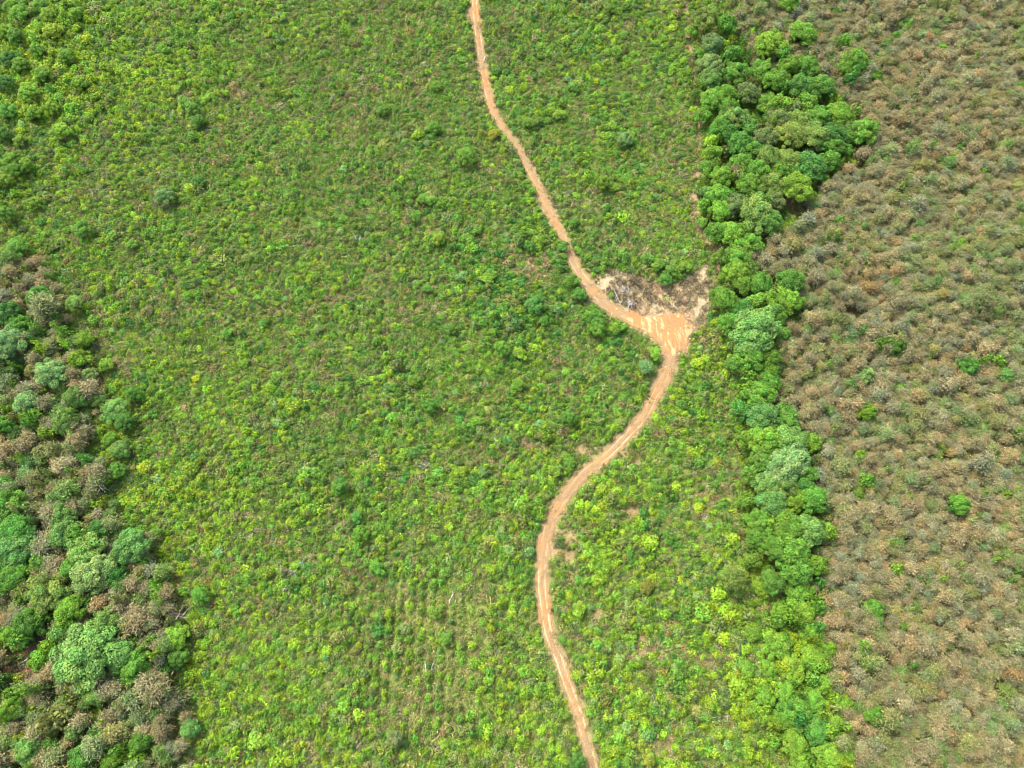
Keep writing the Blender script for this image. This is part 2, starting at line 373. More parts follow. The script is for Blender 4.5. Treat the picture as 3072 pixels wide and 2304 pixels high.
a = me.attributes.new('soil', 'FLOAT_COLOR', 'POINT'); a.data.foreach_set('color', np.concatenate([soil.reshape(-1, 3), np.ones((n0*n1_, 1))], 1).astype(np.float32).ravel())
go = bpy.data.objects.new('ground', me); COL.objects.link(go); go['kind'] = 'structure'

# ------------------------------------------------------------------ dirt track with the clearing at the bend
def track_field(X, Y):
    d, wd, s, u = seg_dist(TPS, X, Y, TWS)
    rg = (fbm(N5, X/1.3, Y/1.3, 3)-.5)*1.9
    e = d-wd/2+rg
    dc, _, _, _ = seg_dist(CL, X, Y); dc = np.where(inside(CLEAR, X, Y), -dc, dc)+rg*1.6
    return np.minimum(e, dc), d, wd, s, u, dc
st = .28
tx = np.arange(TPS[:, 0].min()-5, TPS[:, 0].max()+9, st); ty = np.arange(TPS[:, 1].min()+1, TPS[:, 1].max()-1, st)
keep_cells = []
X, Y = np.meshgrid(tx, ty, indexing='ij')
rough = np.full(X.shape, 1e9)
for i in range(0, len(TPS), 3): rough = np.minimum(rough, np.hypot(X-TPS[i, 0], Y-TPS[i, 1]))
near = (rough < 9) | inside(CLEAR, X, Y)
f = np.full(X.shape, 9.); att = np.zeros(X.shape+(3,)); pal = np.zeros(X.shape); zz = np.zeros(X.shape)
e, d, wd, s, u, dc = track_field(X[near], Y[near])
f[near] = e
cl = smooth(.8, -.8, dc)
ru = u/wd
rut = np.exp(-((np.abs(u)-.64)/.18)**2)
grassy = smooth(.50, .62, fbm(N6, s/22, s*0+3, 2))
_, pyy, _ = project(X[near], Y[near], 0*e)
grassy = np.maximum(grassy, smooth(290, 340, pyy)*smooth(480, 430, pyy))
edge = smooth(0, .45, -e)
pal[near] = np.clip((.12+.75*rut)*(1-cl)*(1-.45*grassy)*edge+cl*(.0+.68*smooth(.40, .66, fbm(N3, X[near]/.38+.15*Y[near], Y[near]/2.4, 4))*smooth(.28, .5, fbm(N4, X[near]/3, Y[near]/3, 2))), 0, 1)
zz[near] = -.10*rut*(1-cl)+.05*edge
att[near] = np.stack([u, s, cl], 1)
q = (f[:-1, :-1]+f[1:, :-1]+f[1:, 1:]+f[:-1, 1:])/4 < 0
idx = -np.ones(X.shape, int); used = np.zeros(X.shape, bool)
for sx in (0, 1):
    for sy in (0, 1): used[sx:X.shape[0]-1+sx, sy:X.shape[1]-1+sy] |= q
idx[used] = np.arange(used.sum())
V = np.stack([X[used], Y[used], height(X[used], Y[used])+.075+zz[used]], 1)
ii, jj = np.nonzero(q)
Q = np.stack([idx[ii, jj], idx[ii+1, jj], idx[ii+1, jj+1], idx[ii, jj+1]], 1)
me = mesh_from('dirt_track', V, Q, M_TRACK, None, True)
a = me.attributes.new('lane', 'FLOAT_VECTOR', 'POINT'); a.data.foreach_set('vector', att[used].astype(np.float32).ravel())
a = me.attributes.new('pale', 'FLOAT', 'POINT'); a.data.foreach_set('value', pal[used].astype(np.float32))
to = bpy.data.objects.new('dirt_track', me); COL.objects.link(to); to['kind'] = 'structure'

def track_gap(x, y):                                  # metres outside the bare track (negative on it)
    d, wd, _, _ = seg_dist(TPS[::3], x, y, TWS[::3])
    dc, _, _, _ = seg_dist(CL, x, y); dc = np.where(inside(CLEAR, x, y), -dc, dc)
    return np.minimum(d-wd/2, dc)
def patch_cover(x, y):                                # 0..1, how bare the ground is here
    v = np.zeros(x.shape)
    for cx, cy, a_, b_, k in patch_ground:
        e = np.hypot((x-cx)/a_, (y-cy)/b_); amt = {'r': .9, 'p': .75, 's': .6, 'd': .85}[k]
        v = np.maximum(v, amt*(1-smooth(.7, 1.2, e)))
    for q, w0, am in PATHS: v = np.maximum(v, am*(1-smooth(w0+.1, w0+.7, seg_dist(q, x, y)[0])))
    return v

# ------------------------------------------------------------------ plant meshes
BIG = [crown_mesh('broad_crown', 100+i, 5.0, 5.6, 3.6, 44+4*i, 1.15, 210, .44, .27, M_LEAF) for i in range(5)]
BIGT = [mesh_from('trunk', *branchy(150+i, 7.4, .26, 7, 3.2), M_BARK, None, True) for i in range(3)]
MID = [crown_mesh('small_crown', 200+i, 2.6, 3.4, 1.6, 17+2*i, .82, 120, .38, .24, M_LEAF) for i in range(5)]
MIDT = [mesh_from('trunk', *branchy(250+i, 3.9, .13, 6, 1.7), M_BARK, None, True) for i in range(3)]
CONE = [crown_mesh('bush', 300+i, .95, 2.6, .15, 11, .62, 34, .36, .22, M_LEAF, 'cone') for i in range(4)]
BUSH = [crown_mesh('bush', 320+i, 1.25, 1.7, .15, 6+i % 4, .62, 46, .38, .25, M_LEAF) for i in range(6)]
LOW = [crown_mesh('low_shrub', 340+i, 1.2, .85, .0, 7, .5, 26, .36, .16, M_DRY, spread=.4) for i in range(5)]
TWIG = [twig_mesh('dry_crown', 400+i, 2.5, 3.9, 3.0, 30, 40, .66, .15, M_DRY) for i in range(7)]
TWIGT = [mesh_from('trunk', *branchy(450+i, 6.6, .13, 8, 1.9), M_BARK, None, True) for i in range(3)]
GRASS = [grass_mesh('grass', 500+i, 46, .85, .75, .11) for i in range(4)]
def rock_mesh(seed):
    r = np.random.default_rng(seed); V = []; 
    for x in (-1, 1):
        for y in (-1, 1):
            for z in (-1, 1): V.append(np.array([x, y, z])*.5*r.uniform(.55, 1.1, 3))
    Q = [(0,1,3,2),(4,6,7,5),(0,4,5,1),(2,3,7,6),(0,2,6,4),(1,5,7,3)]
    return mesh_from('stone', np.array(V), np.array(Q), M_ROCK)
ROCK = [rock_mesh(600+i) for i in range(4)]

# ------------------------------------------------------------------ colours (what the leaves are)
TINT = {'lime': (.195,.335,.024), 'ylime': (.225,.345,.02), 'green': (.11,.24,.03), 'bright': (.14,.285,.028), 'emer': (.07,.205,.032), 'teal': (.085,.20,.042),
 'pale': (.18,.31,.085), 'mint': (.25,.37,.16), 'oliv': (.155,.21,.055), 'yoliv': (.22,.25,.06), 'grey': (.20,.19,.085), 'brown': (.222,.196,.096),
 'dark': (.05,.12,.03), 'blue': (.14,.23,.11), 'rust': (.22,.13,.03), 'amber': (.34,.26,.03), 'plum': (.19,.15,.11)}
WORD = {'lime': 'lime green', 'ylime': 'yellow-green', 'green': 'mid green', 'bright': 'bright green', 'emer': 'deep green', 'teal': 'bluish green',
 'pale': 'pale green', 'mint': 'whitish green', 'oliv': 'olive green', 'yoliv': 'yellowish olive', 'grey': 'grey-brown', 'brown': 'dry brown',
 'dark': 'dark green', 'blue': 'grey-blue', 'rust': 'rusty brown', 'amber': 'orange-yellow', 'plum': 'purplish grey'}
seen = set()
def label_for(text, px, py):
    for q in (0, 1, 2):
        l = f'{text}, {px/30.72:.{q}f}% across and {py/23.04:.{q}f}% down'
        if l not in seen: break
    seen.add(l); return l
def zone_word(x, y):
    if inside(BROWN_R, [x], [y])[0]: return 'among the right-hand dry trees'
    if inside(BROWN_L, [x], [y])[0]: return 'in the left-hand mixed wood'
    if x > 2110 and y > 0: return 'in the right tree belt'
    i = int(np.argmin([abs(b-y) for a, b, c in TRACK])); return 'left of the track' if x < TRACK[i][0] else 'right of the track'
def jitter_tint(c, r, v=.14):
    c = np.array(c)*(1+v*r.normal()); c = c*(1+np.array([.08, 0, -.06])*r.normal()); return np.clip(c, .008, .8)

def put(me, name, loc, rz, sc, tint, parent=None):
    ob = bpy.data.objects.new(name, me); COL.objects.link(ob)
    if parent is not None: ob.parent = parent
    else: ob.location = loc; ob.rotation_euler = (0, 0, rz); ob.scale = sc
    if tint is not None: ob['tint'] = [float(q) for q in tint]
    return ob
def tree(name, cat, group, crown, trunk, x, y, rz, sc, tint, text, hc, bark=None):
    z = float(height(x, y))-.05
    e = bpy.data.objects.new(name, None); e.empty_display_size = .5; COL.objects.link(e)
    e.location = (x, y, z); e.rotation_euler = (0, 0, rz); e.scale = sc
    t_ = put(trunk, 'trunk', None, 0, None, None, e); c_ = put(crown, 'crown', None, 0, None, tint, e)
    qx, qy, _ = project(x, y, z+hc*sc[2])
    e['label'] = label_for(text, float(qx), float(qy)); e['category'] = cat; e['group'] = group
    return e

# ------------------------------------------------------------------ green trees one can tell apart: photo x, y, crown width in px, colour
TREES = '''2117,60,95,yoliv 2178,74,75,bright 2136,134,80,grey 2076,93,70,bright 2191,167,75,green 2307,134,110,lime 2413,102,95,bright 2344,162,70,green 2367,199,80,lime
2566,185,100,bright 2540,205,70,green 2210,218,90,green 2131,195,85,grey 2284,213,80,green 2326,241,95,bright 2418,199,80,green 2400,259,95,teal 2465,259,100,green 2131,241,80,oliv 2140,301,95,bright
2178,287,80,lime 2242,278,85,grey 2307,315,80,bright 2344,315,75,lime 2377,324,70,grey 2418,310,75,lime 2205,352,95,yoliv 2164,384,85,green 2335,361,95,grey 2400,366,90,yoliv
2455,352,85,green 2516,343,95,bright 2590,394,105,green 2553,398,80,oliv 2492,407,90,teal 2506,444,85,emer 2367,407,105,yoliv 2441,407,105,yoliv 2293,417,90,grey 2215,426,90,emer 2178,403,70,emer
2242,389,75,emer 2141,458,60,lime 2303,472,95,oliv 2363,481,95,yoliv 2428,495,115,teal 2492,481,75,green 2219,491,80,green 2210,523,70,plum 2270,514,90,bright 2164,532,80,green
2122,505,60,green 2242,556,90,green 2316,556,95,yoliv 2391,565,120,lime 2201,616,90,grey 2155,588,85,bright 2117,579,60,oliv 2321,606,80,grey 2270,639,135,yoliv 2307,667,90,teal
2159,634,80,lime 2191,704,100,lime 2247,731,90,bright 2108,667,60,green 2145,694,75,green 2210,759,70,bright 2180,330,70,green 2260,450,80,green 2340,520,80,green 2110,350,60,bright 2100,160,60,green
2210,777,85,bright 2205,819,95,lime 2279,851,85,green 2242,805,75,oliv 2224,856,75,green 2173,898,90,bright 2229,930,85,teal 2307,902,75,green 2266,907,75,lime 2372,847,100,emer 2367,902,95,lime
2321,944,90,green 2265,990,170,pale 2344,1000,70,green 2187,972,80,bright 2247,1069,105,bright 2307,1074,80,green 2307,1111,70,ylime 2312,1148,80,green 2279,1185,105,bright 2210,1090,70,green
2289,1249,115,pale 2358,1259,95,green 2298,1319,120,lime 2367,1319,125,pale 2432,1333,75,lime 2363,1388,145,mint 2293,1384,100,teal 2409,1416,85,bright 2298,1458,105,pale 2344,1462,105,yoliv 2409,1458,80,teal
2317,1509,110,pale 2432,1499,105,bright 2381,1504,85,lime 2349,1587,130,bright 2423,1587,110,pale 2367,1647,140,bright 2279,1564,85,green 2307,1638,90,green 2391,1707,110,green 2446,1693,75,lime
2478,1592,75,lime 2270,1615,80,green 2201,1735,100,yoliv 2317,1744,85,teal 2391,1767,125,bright 2289,1763,80,lime 2409,1837,105,lime 2344,1832,80,green 2330,1934,115,lime 2437,1967,110,lime 2479,1943,80,bright
2372,2004,115,green 2307,2008,80,bright 2391,2124,130,bright 2349,2161,85,lime 2446,2189,115,emer 2381,2230,110,lime 2492,2277,130,bright 2529,2115,80,lime 2510,2161,75,lime 2302,2152,75,lime 2470,2050,80,green 2430,1900,90,lime
2300,2090,80,green 2440,2100,90,bright 2350,2070,90,lime 2400,2290,90,bright 2540,2260,80,lime 2260,1900,70,lime 2240,2010,70,bright 2250,1420,70,green 2235,1320,70,bright 2225,1230,70,green 2240,1500,70,bright 2255,1680,70,green
2617,1828,95,bright 2645,1902,55,ylime 2622,2142,90,bright 2710,1874,65,bright 2844,1943,45,ylime 2937,1633,50,lime 2798,1703,60,lime 2969,2203,65,pale 2937,2180,50,bright 2502,1767,65,lime
2594,1124,80,mint 2599,1240,85,bright 2641,1249,50,green 2580,1365,65,lime 2821,1342,55,lime 2571,1483,65,bright 2877,1513,95,bright 3020,1124,70,pale 2904,1101,90,emer 2701,1166,60,green
2724,972,40,ylime 2691,851,60,bright 2627,1064,45,lime 2391,1064,45,bright 2506,935,42,lime 2784,1071,45,bright 2872,1180,45,bright 2853,1421,50,lime 2460,1189,55,green 2687,1041,80,dark 3039,949,45,pale
2367,9,90,lime 2691,79,50,bright 2687,111,55,green 2659,130,50,bright 2622,231,65,bright 2826,143,50,lime 2733,343,50,bright 2844,356,45,lime 3053,264,60,bright 3057,366,50,lime 2696,662,45,bright 2682,713,42,lime
2881,736,60,bright 2415,770,60,bright 2720,70,45,emer 2290,15,60,dark
46,1601,130,green 55,1640,130,pale 199,1601,110,pale 301,1592,80,dark 394,1642,130,pale 259,1661,130,pale 287,1717,145,mint 218,1707,90,green 42,1735,110,green 144,1777,140,yoliv 125,1689,90,green
213,1832,105,lime 88,1865,110,green 329,1865,105,pale 176,1902,75,pale 528,1902,130,ylime 259,1967,210,pale 356,1967,120,pale 407,1999,105,bright 120,1980,75,lime 537,1976,100,emer 472,1781,70,bright
602,1786,85,bright 296,2082,85,pale 569,2184,100,pale 227,2189,75,mint 88,2249,90,pale 250,2277,110,emer 671,2055,55,teal 194,1550,90,pale 30,2130,80,lime 150,2230,70,green 420,2230,80,green 500,2120,70,green 340,2290,80,bright
40,1900,80,lime 350,1730,80,emer 470,1600,70,green 20,1700,70,dark
153,1120,105,mint 268,1124,80,mint 28,1027,120,mint 222,911,85,pale 83,1212,90,mint 10,1208,70,mint 28,1518,115,bright 236,1078,75,ylime 250,1018,95,lime 361,1347,105,pale 342,1231,120,pale 375,1263,100,emer
319,1092,75,bright 231,1189,90,oliv 199,1259,90,oliv 9,1277,80,green 296,1199,90,pale 50,747,120,bright 120,890,80,green 30,940,90,dark 60,980,80,green 20,1450,70,green 350,1410,80,green 400,1180,80,green 330,1320,80,green 60,1370,60,lime
55,37,100,green 14,93,80,ylime 46,106,95,dark 162,93,105,ylime 144,42,90,lime 83,278,110,ylime 130,222,100,green 241,250,90,ylime 176,292,75,ylime 14,250,90,dark 23,333,90,green 37,477,95,green 42,509,90,bright
14,542,80,green 79,495,80,lime 185,394,100,lime 153,324,80,lime 574,324,75,emer 556,305,70,emer 592,361,70,emer 491,588,95,blue 245,685,90,emer 28,171,90,dark 393,736,60,green 597,542,65,teal 8,400,80,dark 200,170,90,lime 100,340,80,bright
60,190,90,green 110,150,80,green 30,20,80,dark 230,40,80,lime 20,640,80,green 100,610,70,lime 60,420,70,bright 120,20,80,dark
1266,597,60,bright 1292,600,55,bright 1246,648,62,green 1404,718,64,bright 1399,468,95,green 1302,384,75,bright 1482,403,60,amber 1584,366,62,green 1811,545,80,lime 1842,565,55,ylime 1848,153,64,bright 1876,417,80,blue 1320,713,70,lime
1723,667,50,emer 1830,28,62,green 1681,343,60,lime 1464,837,75,bright 1607,912,100,teal 1281,865,55,emer 1853,981,75,bright 1790,955,90,emer 1792,986,85,green 1714,842,75,emer 1740,880,70,emer 1964,1058,75,lime 1941,1101,75,blue
1552,1157,75,bright 1242,1143,65,green 1709,1254,80,emer 1288,1217,80,green 1450,1416,55,blue 1708,1386,56,green 1834,884,32,lime 1668,1416,65,bright 1505,1046,80,bright 1348,986,65,emer 1973,796,70,emer 2015,812,70,green 1995,838,65,emer 1945,775,65,emer
1299,1837,68,green 1339,1916,65,green 1943,1758,70,rust 1899,1772,42,teal 1686,1920,50,green 1737,1832,75,lime 1186,2217,80,plum 1732,2286,85,teal 1764,1740,42,ylime 1945,2277,75,amber 1690,740,60,emer 1560,1060,70,lime 1630,960,60,green
2060,800,60,green 955,985,55,blue 940,1060,60,green 890,1740,60,emer 1020,1460,80,emer 1080,1600,80,bright 1130,1700,75,bright 1070,1550,60,emer 680,1000,60,green 790,970,55,emer 730,1090,60,bright 1180,1160,55,green 1310,260,60,green 1150,330,60,green'''
prng = np.random.default_rng(77)
occupied = []          # x, y, radius of ground already taken by a listed tree
BELT = 'green trees standing in the belt and woods'
ntree = 0
def near_green(k, scrub):
    c = np.array(TINT[k]); g = np.array((.125,.265,.03) if scrub else (.095,.24,.03)); q = .5 if (scrub or k in ('grey', 'plum')) else .48
    return c*q+g*(1-q)
for tok in TREES.split():
    a_, b_, w_, k = tok.split(','); a_, b_, w_ = float(a_), float(b_), float(w_)
    big = w_ >= 78
    hc = 6.2 if big else 3.3
    if a_ < 270 and b_ < 560 and not (k == 'dark' and a_ < 30): k = {'dark': 'green', 'green': 'bright', 'ylime': 'lime'}.get(k, k)
    x, y = unproject(a_, b_, hc*.9); x, y = float(x), float(y)
    _, _, dp = project(x, y, hc)
    rad = w_/2*float(dp)/F*.92
    rad *= .72 if (zone_word(a_, b_).endswith('of the track') and a_ < 2110) else 1
    if inside(BROWN_R, [a_], [b_])[0] and not inside(BELT_P, [a_], [b_])[0]: rad *= .78
    if a_ < 270 and b_ < 560: rad *= .9
    if b_ > 1750 and 2110 < a_ < 2560: rad *= .86; k = {'green': 'lime', 'bright': 'lime'}.get(k, k)
    s = rad/(5.0 if big else 2.6)
    scrub = zone_word(a_, b_).endswith('of the track') and a_ < 2110
    zs = (.55*s+.40)*(.72 if (scrub and big) else 1)
    if not big: zs = s*(.85 if scrub else 1.15)
    if b_ > 1750 and 2110 < a_ < 2560: zs *= .62
    x, y = unproject(a_, b_, hc*zs); x, y = float(x), float(y)
    size = 'big' if w_ > 115 else ('small' if w_ < 70 else '')
    text = ' '.join(f'{size} {WORD[k]} {"tree" if not (scrub and w_ < 70) else "bushy tree"} {zone_word(a_, b_)}'.split())
    asp = 1+.07*prng.normal()
    tree('broadleaf_tree', 'tree', BELT, (BIG if big else MID)[prng.integers(5)], (BIGT if big else MIDT)[prng.integers(3)],
         x, y, prng.random()*6.28, (s*asp, s/asp, zs), jitter_tint(near_green(k, scrub), prng, .08), text, hc)
    occupied.append((x, y, rad)); ntree += 1
OCC = np.array(occupied)
def free(x, y, k=.8, pad=0):
    m = np.ones(x.shape, bool)
    for ox, oy, r_ in OCC: m &= np.hypot(x-ox, y-oy) > r_*k+pad
    return m

# ------------------------------------------------------------------ scattering
def grid(step, jit, seed, jx=None, x0=-185, x1=185, y0=-42, y1=222):
    r = np.random.default_rng(seed)
    X, Y = np.meshgrid(np.arange(x0, x1, step), np.arange(y0, y1, step), indexing='ij')
    X[:, ::2] += step/2*(jx is None)
    X = X+r.uniform(-(jx or jit), jx or jit, X.shape)*step; Y = Y+r.uniform(-jit, jit, Y.shape)*step
    X, Y = X.ravel(), Y.ravel()
    qx, qy, d = project(X, Y, height(X, Y)+1)
    m = (qx > -330) & (qx < 3400) & (qy > -230) & (qy < 2600)
    return X[m], Y[m], qx[m], qy[m], d[m], r
class Set: pass
def attr_pick(anch, qx, qy):                          # smooth blend of hand-read values over the picture's ground
    A = np.array(anch, float); w_ = 1/(((qx[:, None]-A[:, 0])**2+(qy[:, None]-A[:, 1])**2)/260.**2+.15)**2
    return (w_@A[:, 2:])/w_.sum(1, keepdims=True)
# x, y, limeness, greenness, emerald, bush density, scale
ANCH = [(150,150,1.1,.2,.05,1.2,1.4),(500,150,.9,.4,.03,.9,1.1),(900,100,.45,.6,.05,.7,.9),(1250,150,.25,.8,.08,.6,.9),(1700,150,.35,.75,.1,.65,1.),(2000,250,.45,.6,.1,.8,1.),
 (300,600,.7,.4,.1,.8,1.),(700,600,.5,.6,.08,.75,.9),(1050,500,.2,.8,.15,.6,.9),(1400,450,.25,.8,.1,.6,1.),(1750,550,.3,.8,.12,.65,1.),(2000,600,.55,.6,.05,.75,1.),
 (500,900,.65,.5,.05,.7,.95),(900,950,.5,.6,.1,.6,.9),(1250,900,.3,.7,.3,.55,.9),(1550,880,.1,.8,.8,.85,1.1),(1750,850,.1,.6,.9,.9,1.1),(1980,800,.2,.8,.6,.9,1.),(1950,900,.1,.3,0,.1,.8),
 (450,1300,.8,.4,.05,1.,1.),(800,1250,.55,.5,.05,.75,.95),(1150,1200,.35,.8,.2,.75,.95),(1500,1100,.6,.6,.15,.8,1.),(1800,1100,.25,.8,.3,.65,.95),(2130,1000,.5,.8,.1,1.1,1.),(2120,1250,.7,.6,.05,1.,1.05),
 (600,1650,.85,.4,.05,1.05,1.05),(900,1600,.5,.6,.2,.85,1.),(1200,1550,.5,.8,.15,.9,1.),(1500,1500,.55,.7,.05,.75,1.),(1850,1500,.75,.5,.02,.7,1.),(2120,1600,.7,.6,.05,.9,1.05),
 (700,2000,.8,.4,.03,.95,1.),(1050,1950,.55,.6,.05,.7,1.),(1350,1950,.4,.6,.03,.6,.9),(1550,1850,.5,.7,.05,.55,1.),(1850,1850,.75,.5,.03,.6,1.05),(2150,1950,1.0,.3,0,.8,1.25),
 (800,2250,.85,.3,.02,.9,1.),(1200,2200,.45,.7,.05,.65,1.),(1500,2250,.75,.4,.03,.6,1.),(1700,2150,.85,.3,.05,.5,1.),(1950,2200,.95,.3,.03,.55,1.15),(2250,2250,1.0,.3,.02,.7,1.3)]

def stuff(name, label, cat, meshes, X, Y, RZ, SX, SZ, T, I, tilt=None):
    lib = bpy.data.collections.new(name+'_kinds')
    for i, me in enumerate(meshes):
        ob = bpy.data.objects.new(f'{name}_{i:02d}', me); lib.objects.link(ob)
    n = len(X); Z = height(X, Y)-.03
    me = bpy.data.meshes.new(name); me.vertices.add(n); me.vertices.foreach_set('co', np.stack([X, Y, Z], 1).astype(np.float32).ravel())
    R = np.zeros((n, 3)); R[:, 2] = RZ
    if tilt is not None: R[:, :2] = tilt
    for nm, ty, key, val in (('rot', 'FLOAT_VECTOR', 'vector', R), ('sca', 'FLOAT_VECTOR', 'vector', np.stack([SX, SX, SZ], 1)), ('tint', 'FLOAT_COLOR', 'color', np.concatenate([T, np.ones((n, 1))], 1))):
        a = me.attributes.new(nm, ty, 'POINT'); a.data.foreach_set(key, val.astype(np.float32).ravel())
    a = me.attributes.new('pick', 'INT', 'POINT'); a.data.foreach_set('value', I.astype(np.int32))
    me.update()
    ob = bpy.data.objects.new(name, me); COL.objects.link(ob)
    ob['kind'] = 'stuff'; ob['label'] = label; ob['category'] = cat
    ng = bpy.data.node_groups.new(name, 'GeometryNodeTree')
    ng.interface.new_socket('Geometry', in_out='INPUT', socket_type='NodeSocketGeometry'); ng.interface.new_socket('Geometry', in_out='OUTPUT', socket_type='NodeSocketGeometry')
    gi = ng.nodes.new('NodeGroupInput'); goo = ng.nodes.new('NodeGroupOutput'); ip = ng.nodes.new('GeometryNodeInstanceOnPoints')
    ci = ng.nodes.new('GeometryNodeCollectionInfo'); ci.inputs['Collection'].default_value = lib; ci.inputs['Separate Children'].default_value = True; ci.inputs['Reset Children'].default_value = True
    def na(nm, dt):
        k = ng.nodes.new('GeometryNodeInputNamedAttribute'); k.data_type = dt; k.inputs[0].default_value = nm; return k.outputs[0]
    er = ng.nodes.new('FunctionNodeEulerToRotation'); L = ng.links.new
    L(gi.outputs[0], ip.inputs['Points']); L(ci.outputs[0], ip.inputs['Instance']); ip.inputs['Pick Instance'].default_value = True
    L(na('pick', 'INT'), ip.inputs['Instance Index']); L(na('rot', 'FLOAT_VECTOR'), er.inputs[0]); L(er.outputs[0], ip.inputs['Rotation'])
    L(na('sca', 'FLOAT_VECTOR'), ip.inputs['Scale']); L(ip.outputs[0], goo.inputs[0])
    md = ob.modifiers.new('scatter', 'NODES'); md.node_group = ng
    return ob
def tints(keys, P, r, v=.16):
    """P rows of weights over the palette keys -> tint and key index"""
    P = np.maximum(P, 0); P = P/P.sum(1, keepdims=True); u_ = r.random((len(P), 1)); k = np.minimum((np.cumsum(P, 1) < u_).sum(1), len(keys)-1)
    T = np.array([TINT[q] for q in keys])[k]; T = T*(1+v*r.normal(size=(len(P), 1)))*(1+np.array([.09, 0, -.06])*r.normal(size=(len(P), 1)))
    return np.clip(T, .008, .8), k

def rowzone(qx, qy): return smooth(950, 1150, qx)*smooth(1600, 1450, qx)*smooth(1650, 1800, qy)*smooth(2260, 2120, qy)
# ---- bushes of the regrowing scrub
X, Y, qx, qy, d, r = grid(1.1, .5, 21, .3)
m = ~(inside(BROWN_R, qx+20*r.normal(size=qx.shape), qy) | inside(BROWN_L, qx+60*r.normal(size=qx.shape), qy))
X, Y, qx, qy, d = [a[m] for a in (X, Y, qx, qy, d)]
A = attr_pick(ANCH, qx, qy)
clump = fbm(N3, X/7+31, Y/7, 3); hue = fbm(N4, X/13, Y/13+50, 3)
keep = r.random(X.shape) < np.clip(A[:, 3]*(.72+.75*smooth(.30, .60, clump)), 0, 1)
keep &= r.random(X.shape) > .95*rowzone(qx, qy)*(np.cos(X*2*math.pi/2.1) < .1)
keep &= free(X, Y, .55) & (track_gap(X, Y) > .9) & (r.random(X.shape) > patch_cover(X, Y)*1.15) & ~inside(DRYFAN, X, Y)
X, Y, qx, qy, d, A, clump, hue = [a[keep] for a in (X, Y, qx, qy, d, A, clump, hue)]
hs = (hue-.5)*2.6
KB = ['lime', 'ylime', 'bright', 'green', 'emer', 'teal', 'oliv', 'pale']
Pw = np.stack([A[:, 0]*(.95+.8*hs), A[:, 0]**2*.25*(.6+hs), A[:, 1]*.75+0*hs, A[:, 1]*(.75-hs), A[:, 2]*(1.0-hs), A[:, 2]*.3, (.65-.3*A[:, 0])+0*hs, .045+0*hs], 1)
T, K = tints(KB, Pw, r)
SC = .68*A[:, 4]*np.exp(.22*r.normal(size=X.shape))*(.80+.35*smooth(.4, .7, clump))
cone = r.random(X.shape) < .45
SX = SC*np.where(cone, 1.0, .95); SZ = SC*np.where(cone, .85, .9)*r.uniform(.8, 1.2, X.shape)
RZ = r.random(X.shape)*6.28; I = np.where(cone, r.integers(0, 4, X.shape), 4+r.integers(0, 6, X.shape))
PLANTS = CONE+BUSH
px_, py_, d_ = project(X, Y, height(X, Y)+1.2*SZ)
vis = (px_ > 20) & (px_ < 3050) & (py_ > 20) & (py_ < 2284)
score = np.where(vis, SC*F/d_, 0); order = np.argsort(-score); solo = np.zeros(len(X), bool); solo[order[:300]] = True
SCRUB = 'young bushes regrowing in the green scrub'
for i in np.nonzero(solo)[0]:
    ob = put(PLANTS[I[i]], 'bush', (X[i], Y[i], float(height(X[i], Y[i]))-.03), RZ[i], (SX[i], SX[i], SZ[i]), T[i])
    shape = 'upright' if cone[i] else 'rounded'
    ob['label'] = label_for(f'{WORD[KB[K[i]]]} {shape} bush {zone_word(float(px_[i]), float(py_[i]))}', float(px_[i]), float(py_[i])); ob['category'] = 'bush'; ob['group'] = SCRUB
o = ~solo
stuff('young_bushes', 'dense regrowth of small green and lime bushes covering the scrub on both sides of the track', 'bushes', PLANTS, X[o], Y[o], RZ[o], SX[o], SZ[o], T[o], I[o])
nb = len(X)

# ---- low olive and straw coloured shrubs between them
X, Y, qx, qy, d, r = grid(.78, .5, 22, .34)
bl = inside(BROWN_L, qx, qy); br = inside(BROWN_R, qx, qy)
pc = patch_cover(X, Y); tg = track_gap(X, Y); fan = inside(DRYFAN, X, Y)
keep = (~br | (r.random(X.shape) < .25)) & (r.random(X.shape) > pc*.85) & (tg > .35) & (r.random(X.shape) < np.where(fan, .3, .95)*(1-.85*rowzone(qx, qy)*(np.cos(X*2*math.pi/2.1) < .2))) & free(X, Y, .35)
X, Y, qx, qy, pc, tg, fan, bl, br = [a[keep] for a in (X, Y, qx, qy, pc, tg, fan, bl, br)]
A = attr_pick(ANCH, qx, qy); dry = smooth(.40, .66, fbm(N5, X/9, Y/9, 4))
KL = ['oliv', 'green', 'grey', 'brown', 'lime', 'dark']
dr = np.clip(.8*dry+.35*rowzone(qx, qy)+.8*fan+.5*br+.3*bl+.5*(tg < 1.5)+.6*pc, 0, 1.6)
Pw = np.stack([1.1-.3*dr, (.6+.4*A[:, 2])*(1-.55*dr), .12+.42*dr+.7*fan, .0+.16*dr**2, (.35*A[:, 0]+.05)*(1-.5*dr), .12+.12*A[:, 2]], 1)
T, K = tints(KL, Pw, r, .16)
T[fan] = T[fan]*.4+np.array((.26,.215,.13))*.6
S = .78*np.exp(.25*r.normal(size=X.shape))*np.where(tg < 1.5, .6, 1)*np.where(fan, .7, 1)*(1-.3*rowzone(qx, qy))
stuff('low_shrubs', 'low olive and straw coloured undergrowth between the bushes', 'undergrowth', LOW, X, Y, r.random(X.shape)*6.28, S*.92, S*r.uniform(.7, 1.3, X.shape)*np.where(fan, .5, 1), T, r.integers(0, 5, X.shape))
nl_ = len(X)
